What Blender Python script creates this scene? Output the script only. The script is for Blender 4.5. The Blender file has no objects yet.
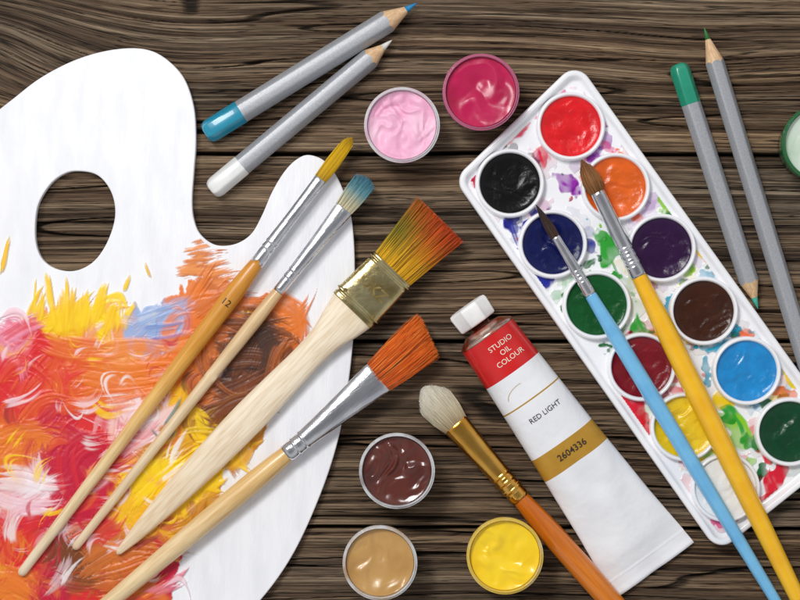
import bpy, bmesh, math, numpy as np, random
from mathutils import Vector, Matrix, Euler
rng=np.random.default_rng(7); random.seed(7)
scene=bpy.context.scene
H=18.0
def srgb(r,g,b):
    def f(c):
        c/=255.0
        return c/12.92 if c<=0.04045 else ((c+0.055)/1.055)**2.4
    return (f(r),f(g),f(b))
def P(px,py,z=0.0):
    k=(H-z)/H/100.0
    return Vector(((px-400)*k,(300-py)*k,z))
# ---------- noise
TAB=rng.random((64,256,256)).astype(np.float32)
def vnoise(x,y,seed=0):
    t=TAB[seed%64]
    xi=np.floor(x).astype(np.int64); yi=np.floor(y).astype(np.int64)
    fx=x-xi; fy=y-yi
    fx=fx*fx*(3-2*fx); fy=fy*fy*(3-2*fy)
    x0=xi&255; x1=(xi+1)&255; y0=yi&255; y1=(yi+1)&255
    return (t[x0,y0]*(1-fx)+t[x1,y0]*fx)*(1-fy)+(t[x0,y1]*(1-fx)+t[x1,y1]*fx)*fy
def fbm(x,y,seed=0,o=4):
    s=0;a=.5;n=0
    for i in range(o):
        s=s+a*vnoise(x*2**i+i*17.3,y*2**i+i*9.1,seed+i);n+=a;a*=.5
    return s/n
def sstep(a,b,x):
    t=np.clip((x-a)/(b-a),0,1); return t*t*(3-2*t)
# ---------- mesh helpers
def link(o,parent=None):
    scene.collection.objects.link(o)
    if parent is not None: o.parent=parent
    return o
def fast_mesh(name,V,Q,cols=None,smooth=True):
    me=bpy.data.meshes.new(name)
    V=np.asarray(V,dtype=np.float32); Q=np.asarray(Q,dtype=np.int32)
    me.vertices.add(len(V)); me.vertices.foreach_set('co',V.ravel())
    me.loops.add(Q.size); me.loops.foreach_set('vertex_index',Q.ravel())
    me.polygons.add(len(Q)); k=Q.shape[1]
    me.polygons.foreach_set('loop_start',np.arange(len(Q),dtype=np.int32)*k)
    me.polygons.foreach_set('use_smooth',np.full(len(Q),smooth,dtype=bool))
    me.update(calc_edges=True); me.validate()
    if cols is not None:
        a=me.color_attributes.new('Col','FLOAT_COLOR','POINT')
        c=np.ones((len(V),4),dtype=np.float32); c[:,:3]=cols
        a.data.foreach_set('color',c.ravel())
    return me
class MB:
    def __init__(s): s.v=[];s.f=[];s.m=[];s.c=[];s.sm=[]
    def add(s,verts,faces,mat=0,smooth=True,cols=None):
        o=len(s.v); s.v+= [tuple(v) for v in verts]
        for i,f in enumerate(faces):
            s.f.append([j+o for j in f]); s.m.append(mat[i] if isinstance(mat,list) else mat); s.sm.append(smooth)
        s.c+= [tuple(c) for c in cols] if cols is not None else [(1,1,1)]*len(verts)
    def obj(s,name,mats,parent=None,col=False,loc=None):
        me=bpy.data.meshes.new(name); me.from_pydata(s.v,[],s.f); me.update()
        for m in mats: me.materials.append(m)
        me.polygons.foreach_set('material_index',s.m); me.polygons.foreach_set('use_smooth',s.sm)
        if col:
            a=me.color_attributes.new('Col','FLOAT_COLOR','POINT')
            c=np.ones((len(s.v),4),dtype=np.float32); c[:,:3]=np.array(s.c); a.data.foreach_set('color',c.ravel())
        o=bpy.data.objects.new(name,me)
        if loc is not None: o.location=loc
        return link(o,parent)
def loft(mb,rings,n=32,ex=2.0,mat=0,cap0=True,cap1=True,smooth=True,matf=None):
    """rings (x,a,b,zc)"""
    V=[];F=[];M=[]
    for r in rings:
        x,a,b=r[:3]; zc=r[3] if len(r)>3 else 0
        for k in range(n):
            t=2*math.pi*k/n; c=math.cos(t); s_=math.sin(t)
            V.append((x,a*math.copysign(abs(c)**(2/ex),c),zc+b*math.copysign(abs(s_)**(2/ex),s_)))
    for i in range(len(rings)-1):
        for k in range(n):
            k2=(k+1)%n
            F.append([i*n+k,i*n+k2,(i+1)*n+k2,(i+1)*n+k]); M.append(matf((rings[i][0]+rings[i+1][0])/2) if matf else mat)
    F=[f[::-1] for f in F]
    if cap0: F.append(list(range(n))); M.append(mat if not matf else matf(rings[0][0]))
    if cap1: F.append([(len(rings)-1)*n+k for k in range(n)][::-1]); M.append(mat if not matf else matf(rings[-1][0]))
    mb.add(V,[f for f in F],M,smooth)
def hermite(pts,m=60,xs=None):
    p=np.array(pts,float); x=p[:,0]
    d=np.zeros_like(p)
    for i in range(len(p)):
        a=max(i-1,0);b=min(i+1,len(p)-1); d[i]=(p[b]-p[a])/max(x[b]-x[a],1e-6)
    if xs is None: xs=np.unique(np.concatenate([np.linspace(x[0],x[-1],m),x]))
    out=[]
    for q in xs:
        i=min(max(np.searchsorted(x,q)-1,0),len(p)-2); h=x[i+1]-x[i]; t=(q-x[i])/h
        v=(2*t**3-3*t*t+1)*p[i]+(t**3-2*t*t+t)*h*d[i]+(-2*t**3+3*t*t)*p[i+1]+(t**3-t*t)*h*d[i+1]
        v[0]=q; out.append(tuple(v))
    return out
def revolve(mb,prof,n=64,mat=0,closed=False):
    V=[];F=[]
    for r,z in prof:
        for k in range(n):
            t=2*math.pi*k/n; V.append((r*math.cos(t),r*math.sin(t),z))
    m=len(prof)
    for i in range(m-1):
        for k in range(n):
            k2=(k+1)%n; F.append([i*n+k,i*n+k2,(i+1)*n+k2,(i+1)*n+k])
    if closed:
        F.append([k for k in range(n)][::-1]); F.append([(m-1)*n+k for k in range(n)])
    mb.add(V,F,mat,True)
def text_geo(body,size,off=0.0):
    cu=bpy.data.curves.new('lettering_source','FONT'); cu.body=body; cu.size=size; cu.align_x='CENTER'; cu.align_y='CENTER'; cu.offset=off
    cu.resolution_u=3
    o=bpy.data.objects.new('lettering_source',cu); scene.collection.objects.link(o)
    bpy.context.view_layer.update()
    dg=bpy.context.evaluated_depsgraph_get(); me=bpy.data.meshes.new_from_object(o.evaluated_get(dg))
    v=[tuple(q.co) for q in me.vertices]; f=[list(p.vertices) for p in me.polygons]
    bpy.data.objects.remove(o); bpy.data.curves.remove(cu); bpy.data.meshes.remove(me)
    return v,f
def tag(o,label,cat,group=None):
    o['label']=label; o['category']=cat
    if group: o['group']=group
# ---------- materials
def newmat(name):
    m=bpy.data.materials.new(name); m.use_nodes=True
    nt=m.node_tree; return m,nt,nt.nodes['Principled BSDF']
def bump(nt,b,scale,strength,dist=0.02,vec=None,detail=4,stretch=None):
    tc=nt.nodes.new('ShaderNodeTexCoord'); n=nt.nodes.new('ShaderNodeTexNoise'); n.inputs['Scale'].default_value=scale; n.inputs['Detail'].default_value=detail
    mp=nt.nodes.new('ShaderNodeMapping'); nt.links.new(tc.outputs['Object'],mp.inputs[0]); nt.links.new(mp.outputs[0],n.inputs['Vector'])
    if stretch: mp.inputs['Scale'].default_value=stretch
    bm=nt.nodes.new('ShaderNodeBump'); bm.inputs['Strength'].default_value=strength; bm.inputs['Distance'].default_value=dist
    nt.links.new(n.outputs['Fac'],bm.inputs['Height']); nt.links.new(bm.outputs[0],b.inputs['Normal'])
    return n
def plain(name,col,rough=.5,metal=0,col2=None,nscale=6,bumps=None,coat=0,stretch=None,spec=.5,lo=.35,hi=.65,detail=5):
    m,nt,b=newmat(name)
    b.inputs['Roughness'].default_value=rough; b.inputs['Metallic'].default_value=metal; b.inputs['Coat Weight'].default_value=coat
    b.inputs['Specular IOR Level'].default_value=spec
    if col2 is None: col2=tuple(c*.88 for c in col)
    tc=nt.nodes.new('ShaderNodeTexCoord'); mp=nt.nodes.new('ShaderNodeMapping'); n=nt.nodes.new('ShaderNodeTexNoise'); cr=nt.nodes.new('ShaderNodeValToRGB')
    nt.links.new(tc.outputs['Object'],mp.inputs[0]); nt.links.new(mp.outputs[0],n.inputs['Vector']); nt.links.new(n.outputs['Fac'],cr.inputs[0]); nt.links.new(cr.outputs[0],b.inputs['Base Color'])
    if stretch: mp.inputs['Scale'].default_value=stretch
    n.inputs['Scale'].default_value=nscale; n.inputs['Detail'].default_value=detail
    cr.color_ramp.elements[0].position=lo; cr.color_ramp.elements[1].position=hi
    cr.color_ramp.elements[0].color=(*col,1); cr.color_ramp.elements[1].color=(*col2,1)
    if bumps: bump(nt,b,bumps[0],bumps[1],bumps[2] if len(bumps)>2 else .02,stretch=bumps[3] if len(bumps)>3 else None,detail=bumps[4] if len(bumps)>4 else 4)
    return m
def attr_mat(name,rough=.5,bumps=None,coat=0,spec=.5):
    m,nt,b=newmat(name); b.inputs['Roughness'].default_value=rough; b.inputs['Coat Weight'].default_value=coat; b.inputs['Specular IOR Level'].default_value=spec
    b.inputs['Coat Roughness'].default_value=.15
    a=nt.nodes.new('ShaderNodeAttribute'); a.attribute_name='Col'
    nt.links.new(a.outputs['Color'],b.inputs['Base Color'])
    if bumps: bump(nt,b,bumps[0],bumps[1],bumps[2],stretch=bumps[3] if len(bumps)>3 else None)
    return m
def wood_table_mat():
    m,nt,b=newmat('weathered_wood'); N=nt.nodes.new; Lk=nt.links.new
    b.inputs['Roughness'].default_value=.72; b.inputs['Specular IOR Level'].default_value=.25
    a=N('ShaderNodeAttribute'); a.attribute_name='Col'
    fl=N('ShaderNodeAttribute'); fl.attribute_name='Flow'
    def noise(sx,sy,det=4,rough=.6,off=0):
        mp=N('ShaderNodeMapping'); mp.inputs['Scale'].default_value=(sx,sy,3.1); mp.inputs['Location'].default_value=(off,off*1.7,0)
        n=N('ShaderNodeTexNoise'); n.inputs['Scale'].default_value=1; n.inputs['Detail'].default_value=det; n.inputs['Roughness'].default_value=rough
        Lk(fl.outputs['Vector'],mp.inputs[0]); Lk(mp.outputs[0],n.inputs['Vector']); return n.outputs['Fac']
    def ramp(src,p0,c0,p1,c1):
        cr=N('ShaderNodeValToRGB'); cr.color_ramp.elements[0].position=p0; cr.color_ramp.elements[1].position=p1
        cr.color_ramp.elements[0].color=(c0,c0,c0,1); cr.color_ramp.elements[1].color=(c1,c1,c1,1); Lk(src,cr.inputs[0]); return cr.outputs[0]
    def mul(x,y):
        mx=N('ShaderNodeMix'); mx.data_type='RGBA'; mx.blend_type='MULTIPLY'; mx.inputs[0].default_value=1; Lk(x,mx.inputs[6]); Lk(y,mx.inputs[7]); return mx.outputs[2]
    def math_(op,x,y):
        q=N('ShaderNodeMath'); q.operation=op
        for i,v in enumerate((x,y)):
            if isinstance(v,(int,float)): q.inputs[i].default_value=v
            else: Lk(v,q.inputs[i])
        return q.outputs[0]
    nA=noise(.3,48,5,.66); nB=noise(1.0,130,3,.6,5); nC=noise(.2,13,4,.5,11); nD=noise(.36,26,3,.5,23); nE=noise(4,44,4,.65,40); nF=noise(.3,19,3,.5,61)
    fine=ramp(nA,.36,.58,.64,1.28); fine2=ramp(nB,.35,.66,.65,1.2); fine3=ramp(nE,.32,.74,.62,1.15)
    def vein(n_,c,lo,w):
        return ramp(math_('ABSOLUTE',math_('SUBTRACT',n_,c),0),w*.2,lo,w,1.0)
    l1=vein(nC,.5,.08,.010); l2=vein(nD,.47,.18,.011); l3=vein(nF,.55,.2,.009)
    c=mul(mul(mul(mul(mul(mul(a.outputs['Color'],fine),fine2),l1),l2),l3),fine3); Lk(c,b.inputs['Base Color'])
    hgt=math_('ADD',math_('ADD',math_('ADD',math_('MULTIPLY',nA,.8),math_('MULTIPLY',nE,.35)),math_('MULTIPLY',nB,.35)),math_('MULTIPLY',math_('ADD',math_('ADD',l1,l2),l3),.35))
    bm=N('ShaderNodeBump'); bm.inputs['Strength'].default_value=.9; bm.inputs['Distance'].default_value=.03; Lk(hgt,bm.inputs['Height']); Lk(bm.outputs[0],b.inputs['Normal'])
    return m
def grad_wood(name,stops,L,rough=.35,coat=.3):
    m,nt,b=newmat(name); b.inputs['Roughness'].default_value=rough; b.inputs['Coat Weight'].default_value=coat; b.inputs['Coat Roughness'].default_value=.12
    tc=nt.nodes.new('ShaderNodeTexCoord'); sp=nt.nodes.new('ShaderNodeSeparateXYZ'); mr=nt.nodes.new('ShaderNodeMapRange'); cr=nt.nodes.new('ShaderNodeValToRGB')
    nt.links.new(tc.outputs['Object'],sp.inputs[0]); nt.links.new(sp.outputs['X'],mr.inputs[0]); mr.inputs[2].default_value=L; nt.links.new(mr.outputs[0],cr.inputs[0])
    els=cr.color_ramp.elements
    els[0].position=stops[0][0]; els[0].color=(*stops[0][1],1); els[1].position=stops[-1][0]; els[1].color=(*stops[-1][1],1)
    for p,c in stops[1:-1]:
        e=els.new(p); e.color=(*c,1)
    mp=nt.nodes.new('ShaderNodeMapping'); mp.inputs['Scale'].default_value=(1,14,14); n=nt.nodes.new('ShaderNodeTexNoise'); n.inputs['Scale'].default_value=3; n.inputs['Detail'].default_value=6; n.inputs['Distortion'].default_value=.4
    nt.links.new(tc.outputs['Object'],mp.inputs[0]); nt.links.new(mp.outputs[0],n.inputs['Vector'])
    c2=nt.nodes.new('ShaderNodeValToRGB'); c2.color_ramp.elements[0].position=.3; c2.color_ramp.elements[1].position=.62; c2.color_ramp.elements[0].color=(.78,.67,.54,1); c2.color_ramp.elements[1].color=(1,1,1,1)
    nt.links.new(n.outputs['Fac'],c2.inputs[0])
    mx=nt.nodes.new('ShaderNodeMix'); mx.data_type='RGBA'; mx.blend_type='MULTIPLY'; mx.inputs[0].default_value=.85
    nt.links.new(cr.outputs[0],mx.inputs[6]); nt.links.new(c2.outputs[0],mx.inputs[7]); nt.links.new(mx.outputs[2],b.inputs['Base Color'])
    bm=nt.nodes.new('ShaderNodeBump'); bm.inputs['Strength'].default_value=.15; bm.inputs['Distance'].default_value=.01; nt.links.new(n.outputs['Fac'],bm.inputs['Height']); nt.links.new(bm.outputs[0],b.inputs['Normal'])
    return m

# ================= TABLE
xs=np.linspace(-6.2,6.2,440); ys=np.linspace(-4.8,4.8,1400)
X,Y=np.meshgrid(xs,ys,indexing='ij')
f=Y+0.15*(fbm(X*.25+3,Y*.35,1,2)-.5)+0.03*(fbm(X*.8,Y*1.3,3,2)-.5)
kx,ky=-4.7,2.7
f=f-0.62*np.exp(-(((X-kx)/1.5)**2+((Y-ky)/.75)**2))
f=f+0.08*np.exp(-(((X-2.9)/1.0)**2+((Y-2.4)/.4)**2))
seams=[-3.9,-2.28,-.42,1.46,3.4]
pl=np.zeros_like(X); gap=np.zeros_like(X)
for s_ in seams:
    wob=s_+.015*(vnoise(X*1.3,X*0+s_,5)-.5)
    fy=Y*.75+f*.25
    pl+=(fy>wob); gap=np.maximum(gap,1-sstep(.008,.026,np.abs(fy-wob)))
off=pl*13.7
g1=fbm(X*.12+off,f*3.2+off,7,3)
ridge=np.abs(np.sin(np.pi*(f*8.5+2.2*g1+pl*.37)))
g2=fbm(X*.2+off,f*12,11,4); g3=fbm(X*.35+off,f*38,15,2); g4=vnoise(X*.9+off,f*70,21)
h=.15*ridge**.7+.38*sstep(.15,.85,g2)+.33*sstep(.12,.88,g3)+.14*g4
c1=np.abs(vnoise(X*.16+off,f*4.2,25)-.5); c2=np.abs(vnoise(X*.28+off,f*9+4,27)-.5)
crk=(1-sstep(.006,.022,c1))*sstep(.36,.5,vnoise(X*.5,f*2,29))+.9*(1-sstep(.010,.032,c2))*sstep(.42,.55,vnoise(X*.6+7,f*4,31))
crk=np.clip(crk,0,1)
tone=np.clip((h-.22)/.56,0,1)
dk=np.array(srgb(76,59,46)); md=np.array(srgb(116,95,75)); lt=np.array(srgb(154,132,107))
t3=tone[...,None]
col=np.where(t3<.5,dk+(md-dk)*(t3*2),md+(lt-md)*(t3*2-1))
warm=fbm(X*.3+5,f*2.5,33,3)[...,None]
col=col*(1+ (warm-.5)*np.array([.45,.15,-.2]))
col=col*(.72+.56*fbm(X*.3+off,f*1.6,35,3))[...,None]
col=col*(1-.88*np.maximum(crk,gap))[...,None]  # ambient shade and grime of cracks and plank gaps put into the colour
z=-.04*(1-sstep(.15,.75,h))-.06*crk-.16*gap
V=np.stack([X,Y,z],-1).reshape(-1,3)
n0,n1=X.shape; idx=np.arange(n0*n1).reshape(n0,n1)
Q=np.stack([idx[:-1,:-1],idx[1:,:-1],idx[1:,1:],idx[:-1,1:]],-1).reshape(-1,4)
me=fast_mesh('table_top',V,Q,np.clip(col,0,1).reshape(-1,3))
fa=me.attributes.new('Flow','FLOAT_VECTOR','POINT'); fa.data.foreach_set('vector',np.stack([X+off,f,pl],-1).astype(np.float32).ravel())
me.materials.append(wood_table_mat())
tab=link(bpy.data.objects.new('table_top',me)); tab['kind']='structure'; tab['label']='weathered brown wooden planks with deep grain and cracks'

# ================= PAINT LAYERS
class Layer:
    def __init__(s,px0,px1,py0,py1,sp,top,base):
        a=P(px0,py1,top); b=P(px1,py0,top)
        s.xs=np.arange(a.x,b.x,sp); s.ys=np.arange(a.y,b.y,sp); s.sp=sp; s.top=top
        s.X,s.Y=np.meshgrid(s.xs,s.ys,indexing='ij')
        s.C=np.ones(s.X.shape+(3,))*np.array(base); s.Hh=np.zeros_like(s.X); s.A=np.zeros_like(s.X)
    def sub(s,x0,x1,y0,y1):
        i0,i1=np.searchsorted(s.xs,[x0,x1]); j0,j1=np.searchsorted(s.ys,[y0,y1])
        if i1-i0<2 or j1-j0<2: return None
        return (slice(i0,i1),slice(j0,j1))
    def stroke(s,x0,y0,x1,y1,w,c,c2=None,dry=.3,thick=1.,bend=0.,drag=.28,solid=0.,es=3.4):
        a=P(x0,y0,s.top);b=P(x1,y1,s.top); w=w/100.; bend=bend/100.
        L=max((b-a).length,.02); d=(b-a)/L
        m=w+abs(bend)+.05
        sl=s.sub(min(a.x,b.x)-m,max(a.x,b.x)+m,min(a.y,b.y)-m,max(a.y,b.y)+m)
        if sl is None: return
        X=s.X[sl]-a.x; Y=s.Y[sl]-a.y
        u=(X*d.x+Y*d.y)/L; v=-X*d.y+Y*d.x
        sd=rng.integers(0,60); o=rng.random()*200
        v=v-bend*4*u*(1-u)+.2*w*(vnoise(u*L*3+o,v*2/w+o,sd)-.5)
        vn=v/(w/2)
        br=.65*vnoise(vn*w*18+o,u*L*.9+o,sd)+.35*vnoise(vn*w*52+o,u*L*2+o,sd+1)
        edge=np.clip((1-np.abs(vn)-.45*(vnoise(u*L*6+o,vn*2,sd+2)))*es,0,1)
        jag=(br-.5)*w*1.0/L
        ends=np.clip((u+jag+.02-.2*w/L*vn*vn)*L/.045,0,1)*np.clip((1-u+jag*1.6-.35*w/L*vn*vn)*L/.06,0,1)
        al=np.clip((br-dry*(.45+.75*np.clip(u,0,1)))*6,0,1)
        al=(al*(1-solid)+solid)*edge*ends
        al3=al[...,None]
        cc=np.array(c)
        if c2 is not None:
            k=(.75*sstep(.36,.72,vnoise(vn*w*7+o+9,u*L*1.0,sd+3)*.7+.3*vnoise(vn*w*34+o,u*L*1.5,sd+4)))[...,None]; cc=cc*(1-k)+np.array(c2)*k
        sh=int(rng.integers(3,9)); dx=int(round(d.x*sh)); dy=int(round(d.y*sh))
        under=np.roll(s.C[sl],(dx,dy),(0,1)); wet_=np.roll(s.A[sl],(dx,dy),(0,1))[...,None]*drag
        cc=cc*(1-wet_)+under*wet_
        cc=cc*(.95+.10*br[...,None])
        s.C[sl]=s.C[sl]*(1-al3*.96)+cc*al3*.96
        s.Hh[sl]=s.Hh[sl]*(1-.8*al)+al*thick*(.5+.5*br+.15*np.exp(-((np.abs(vn)-.72)/.13)**2))
        s.A[sl]=np.maximum(s.A[sl],al)
    def blob(s,px,py,r1,r2,ang,c,rag=1.0,dens=.9,thick=.5):
        a=P(px,py,s.top); r1/=100;r2/=100; m=max(r1,r2)*2
        sl=s.sub(a.x-m,a.x+m,a.y-m,a.y+m)
        if sl is None: return
        X=s.X[sl]-a.x;Y=s.Y[sl]-a.y; t=-math.radians(ang); o=rng.random()*200
        u=(X*math.cos(t)+Y*math.sin(t))/r1; v=(-X*math.sin(t)+Y*math.cos(t))/r2
        k=.55/max(.04,min(r1,r2))
        n=.6*vnoise(X*k+o,Y*k+o,3)+.4*vnoise(X*k*2.6+o,Y*k*2.6+o,5)-.5; n2=vnoise(X*12+o,Y*12+o,9)
        q=1-np.hypot(u,v)-n*2.2*rag
        al=sstep(0,.22,q)*dens*(.6+.55*n2); al=np.clip(al,0,1)
        a3=al[...,None]; s.C[sl]=s.C[sl]*(1-a3)+s.C[sl]**.4*np.array(c)*a3
        s.Hh[sl]=s.Hh[sl]*(1-al)+al*thick*(.5+.5*sstep(0,.5,q)); s.A[sl]=np.maximum(s.A[sl],sstep(0,.08,q))
    def build(s,name,mask,mat,parent,ht=.018):
        A=s.A*mask
        z=s.top-.004+.010*np.clip(A*2,0,1)+ht*s.Hh*mask*(A>.05)
        idx=np.arange(s.X.size).reshape(s.X.shape)
        mx=np.maximum.reduce([A[:-1,:-1],A[1:,:-1],A[1:,1:],A[:-1,1:]]); mn=np.minimum.reduce([mask[:-1,:-1],mask[1:,:-1],mask[1:,1:],mask[:-1,1:]])
        keep=(mx>.03)&(mn>.5)
        Q=np.stack([idx[:-1,:-1],idx[1:,:-1],idx[1:,1:],idx[:-1,1:]],-1)[keep]
        used,inv_=np.unique(Q,return_inverse=True)
        V=np.stack([s.X,s.Y,z],-1).reshape(-1,3)[used]; C=np.clip(s.C,0,1).reshape(-1,3)[used]
        me=fast_mesh(name,V,inv_.reshape(-1,4),C); me.materials.append(mat)
        return link(bpy.data.objects.new(name,me),parent)
def inpoly(X,Y,poly):
    ins=np.zeros(X.shape,bool); n=len(poly)
    for i in range(n):
        x1,y1=poly[i][:2];x2,y2=poly[(i+1)%n][:2]
        c=((y1>Y)!=(y2>Y))&(X<(x2-x1)*(Y-y1)/((y2-y1) if y2!=y1 else 1e-9)+x1)
        ins^=c
    return ins
def catmull(pts,k=8):
    out=[];n=len(pts)
    for i in range(n):
        p0,p1,p2,p3=[np.array(pts[(i+j)%n],float) for j in(-1,0,1,2)]
        for q in range(k):
            t=q/k; out.append(tuple(.5*((2*p1)+(-p0+p2)*t+(2*p0-5*p1+4*p2-p3)*t*t+(-p0+3*p1-3*p2+p3)*t**3)))
    return out
# ================= PALETTE BOARD
TOP=.09
outl=[(130,48),(100,52),(70,62),(40,78),(15,97),(-15,122),(-55,165),(-90,230),(-112,320),(-112,420),(-90,520),(-50,595),(20,650),(100,672),(180,660),(230,630),(264,596),(292,556),(315,508),(334,455),(346,400),(353,340),(355,275),(352,222),(342,187),(327,163),(310,155),(297,159),(284,172),(272,192),(262,215),(251,234),(235,244),(216,245),(201,235),(194,220),(192,200),(194,170),(196,140),(194,108),(185,80),(170,62),(152,51)]
hole=[(75,171),(97,175),(111,192),(115,215),(108,240),(95,260),(78,270),(60,270),(45,262),(37,248),(35,228),(38,205),(48,187),(60,176)]
O=[P(x,y,TOP) for x,y in catmull(outl)]; Hl=[P(x,y,TOP) for x,y in catmull(hole)]
cu=bpy.data.curves.new('palette_curve','CURVE'); cu.dimensions='2D'; cu.fill_mode='BOTH'; cu.extrude=.033; cu.bevel_depth=.012; cu.bevel_resolution=2; cu.offset=-.012
for pts in(O,Hl):
    sp=cu.splines.new('POLY'); sp.points.add(len(pts)-1); sp.use_cyclic_u=True
    for p,q in zip(sp.points,pts): p.co=(q.x,q.y,0,1)
tmp=bpy.data.objects.new('palette_curve',cu); scene.collection.objects.link(tmp); bpy.context.view_layer.update()
me=bpy.data.meshes.new_from_object(tmp.evaluated_get(bpy.context.evaluated_depsgraph_get())); bpy.data.objects.remove(tmp)
me.name='board'; me.transform(Matrix.Translation((0,0,TOP-.045)))
WB=srgb(245,245,248)
me.materials.clear(); me.materials.append(plain('white_painted_board',WB,.42,col2=srgb(235,235,240),nscale=1.5,stretch=(5,1.2,1),bumps=(6,.4,.009,(9,1.2,1)),lo=.4,hi=.72))
pal=link(bpy.data.objects.new('artist_palette',None)); pal.empty_display_size=.2
tag(pal,'white kidney-shaped palette with thumb hole, smeared with colourful paint','palette')
bo=link(bpy.data.objects.new('board',me),pal)
R=dict(crim=srgb(198,22,58),red=srgb(222,40,42),ored=srgb(228,84,38),orange=srgb(234,122,38),lor=srgb(242,156,82),yel=srgb(253,212,8),dyel=srgb(243,184,20),
 pink=srgb(236,142,166),wpink=srgb(245,218,224),white=srgb(244,241,240),blue=srgb(44,84,180),lblue=srgb(150,176,220),lil=srgb(140,100,164),brown=srgb(122,62,26),dbrown=srgb(58,33,21),och=srgb(198,126,24),teal=srgb(36,126,116),obr=srgb(206,110,44),mar=srgb(140,20,42))
seeds=[(10,335,'pink'),(35,345,'red'),(40,405,'ored'),(18,372,'red'),(62,326,'dyel'),(85,318,'yel'),(108,368,'orange'),(150,376,'orange'),(120,345,'lor'),(158,325,'lblue'),(170,338,'orange'),(82,388,'ored'),(20,402,'red'),(55,432,'crim'),(98,432,'red'),(20,485,'wpink'),(40,498,'wpink'),(55,468,'crim'),(62,512,'crim'),(110,470,'crim'),(152,470,'yel'),(188,488,'yel'),(168,442,'och'),(200,378,'obr'),(188,350,'orange'),(200,302,'orange'),(205,278,'obr'),(222,312,'obr'),(266,336,'dbrown'),(248,380,'brown'),(288,316,'orange'),(294,340,'obr'),(215,408,'brown'),(250,424,'och'),(200,512,'och'),(170,505,'dyel'),(110,548,'obr'),(140,558,'obr'),(80,575,'brown'),(55,592,'crim'),(15,575,'orange'),(165,582,'crim'),(15,545,'red'),(130,425,'wpink'),(90,500,'crim'),(70,358,'ored'),(130,505,'dyel'),(20,440,'orange'),(-40,350,'red'),(-40,420,'orange'),(-40,500,'crim'),(-40,570,'yel'),(110,630,'red'),(180,420,'dyel'),(238,350,'dbrown'),(215,440,'yel'),(262,362,'dbrown'),(130,585,'orange'),(230,375,'dbrown'),(270,385,'brown'),(245,330,'brown'),(280,355,'brown'),(240,400,'brown'),(5,455,'orange')]
region=[(-110,318),(0,332),(40,318),(70,306),(110,312),(150,318),(182,285),(215,278),(245,292),(290,303),(304,325),(300,352),(272,398),(264,432),(240,462),(208,508),(178,545),(180,585),(150,650),(-110,650)]
lay=Layer(-112,360,225,672,.0072,TOP,WB)
sx=np.array([[a,b] for a,b,_ in seeds],float)
PX=lay.X*100/((H-TOP)/H)+400; PY=300-lay.Y*100/((H-TOP)/H)
wx_=(fbm(lay.X*2.2+9,lay.Y*2.2,40,4)-.5)*66; wy_=(fbm(lay.X*2.2,lay.Y*2.2+30,44,4)-.5)*66
num=np.zeros(lay.X.shape+(3,)); den=np.zeros_like(lay.X)
for a_,b_,k_ in seeds:
    w_=1/(((PX+wx_-a_)**2+(PY+wy_-b_)**2)/90.+1)**6; num+=w_[...,None]*np.array(R[k_]); den+=w_
bc=num/den[...,None]
ins=inpoly(PX+(fbm(lay.X*5,lay.Y*5,50,4)-.5)*40,PY+(fbm(lay.X*8+9,lay.Y*3,52,4)-.5)*44,region).astype(float)
ins[1:-1,1:-1]=(ins[1:-1,1:-1]*2+ins[:-2,1:-1]+ins[2:,1:-1]+ins[1:-1,:-2]+ins[1:-1,2:])/6
lay.C=lay.C*(1-ins[...,None])+bc*ins[...,None]; lay.A=ins.copy(); lay.Hh=ins*.35
def zcol(x,y,j=9):
    d=np.hypot(sx[:,0]-x-rng.normal(0,j),sx[:,1]-y-rng.normal(0,j)); return seeds[int(np.argmin(d))][2]
keys=['crim','red','orange','yel','wpink','ored']
S=lay.stroke
for ps,cnt in enumerate((190,170,60)):
    n=0
    while n<cnt:
        x=rng.uniform(-100,300); y=rng.uniform(300,645)
        if not inpoly(np.array([x]),np.array([y]),region)[0]: continue
        n+=1
        ang=math.radians(rng.normal(-45 if rng.random()<.6 else 25,32))
        L=(rng.uniform(26,50),rng.uniform(20,44),rng.uniform(14,36))[ps]; w=(rng.uniform(20,38),rng.uniform(12,26),rng.uniform(6,16))[ps]
        if x>175: w=min(w,26); L=min(L,34)
        k=zcol(x,y,(4,8,13)[ps]); k2=zcol(x+rng.normal(0,16),y+rng.normal(0,16)) if rng.random()<.85 else keys[rng.integers(6)]
        dx,dy=math.cos(ang)*L/2,math.sin(ang)*L/2
        sg=1 if rng.random()<.5 else -1
        dr=(rng.uniform(-.2,.2),rng.uniform(.1,.42),rng.uniform(.3,.5))[ps]
        S(x-dx*sg,y-dy*sg,x+dx*sg,y+dy*sg,w,R[k],R[k2],dry=dr,thick=rng.uniform(.4,1),bend=rng.normal(0,9),solid=(.6,.2,0)[ps])
for i in range(26):
    x=rng.uniform(28,126); y=rng.uniform(318,334); tall=rng.uniform(18,46)*(1-.5*abs(x-75)/60)
    S(x,y,x+rng.normal(4,5),y-tall,rng.uniform(10,20),R['yel'],R['dyel'],dry=rng.uniform(.15,.4),thick=.9)
for a in [(56,324,48,278,14,'yel'),(34,315,36,280,12,'yel'),(0,268,8,244,18,'yel'),(150,277,145,264,7,'yel'),(124,292,130,274,6,'yel')]:
    S(*a[:5],R[a[5]],R['dyel'],dry=.42,thick=1)
for i in range(34):
    x=rng.uniform(174,228);y=rng.uniform(244,286); S(x,y,x+rng.uniform(14,36),y-rng.uniform(0,12),rng.uniform(8,20),R['obr'],R['lor'],dry=.60+.12*max(0,(268-y)/24),thick=.25,drag=0)
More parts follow.
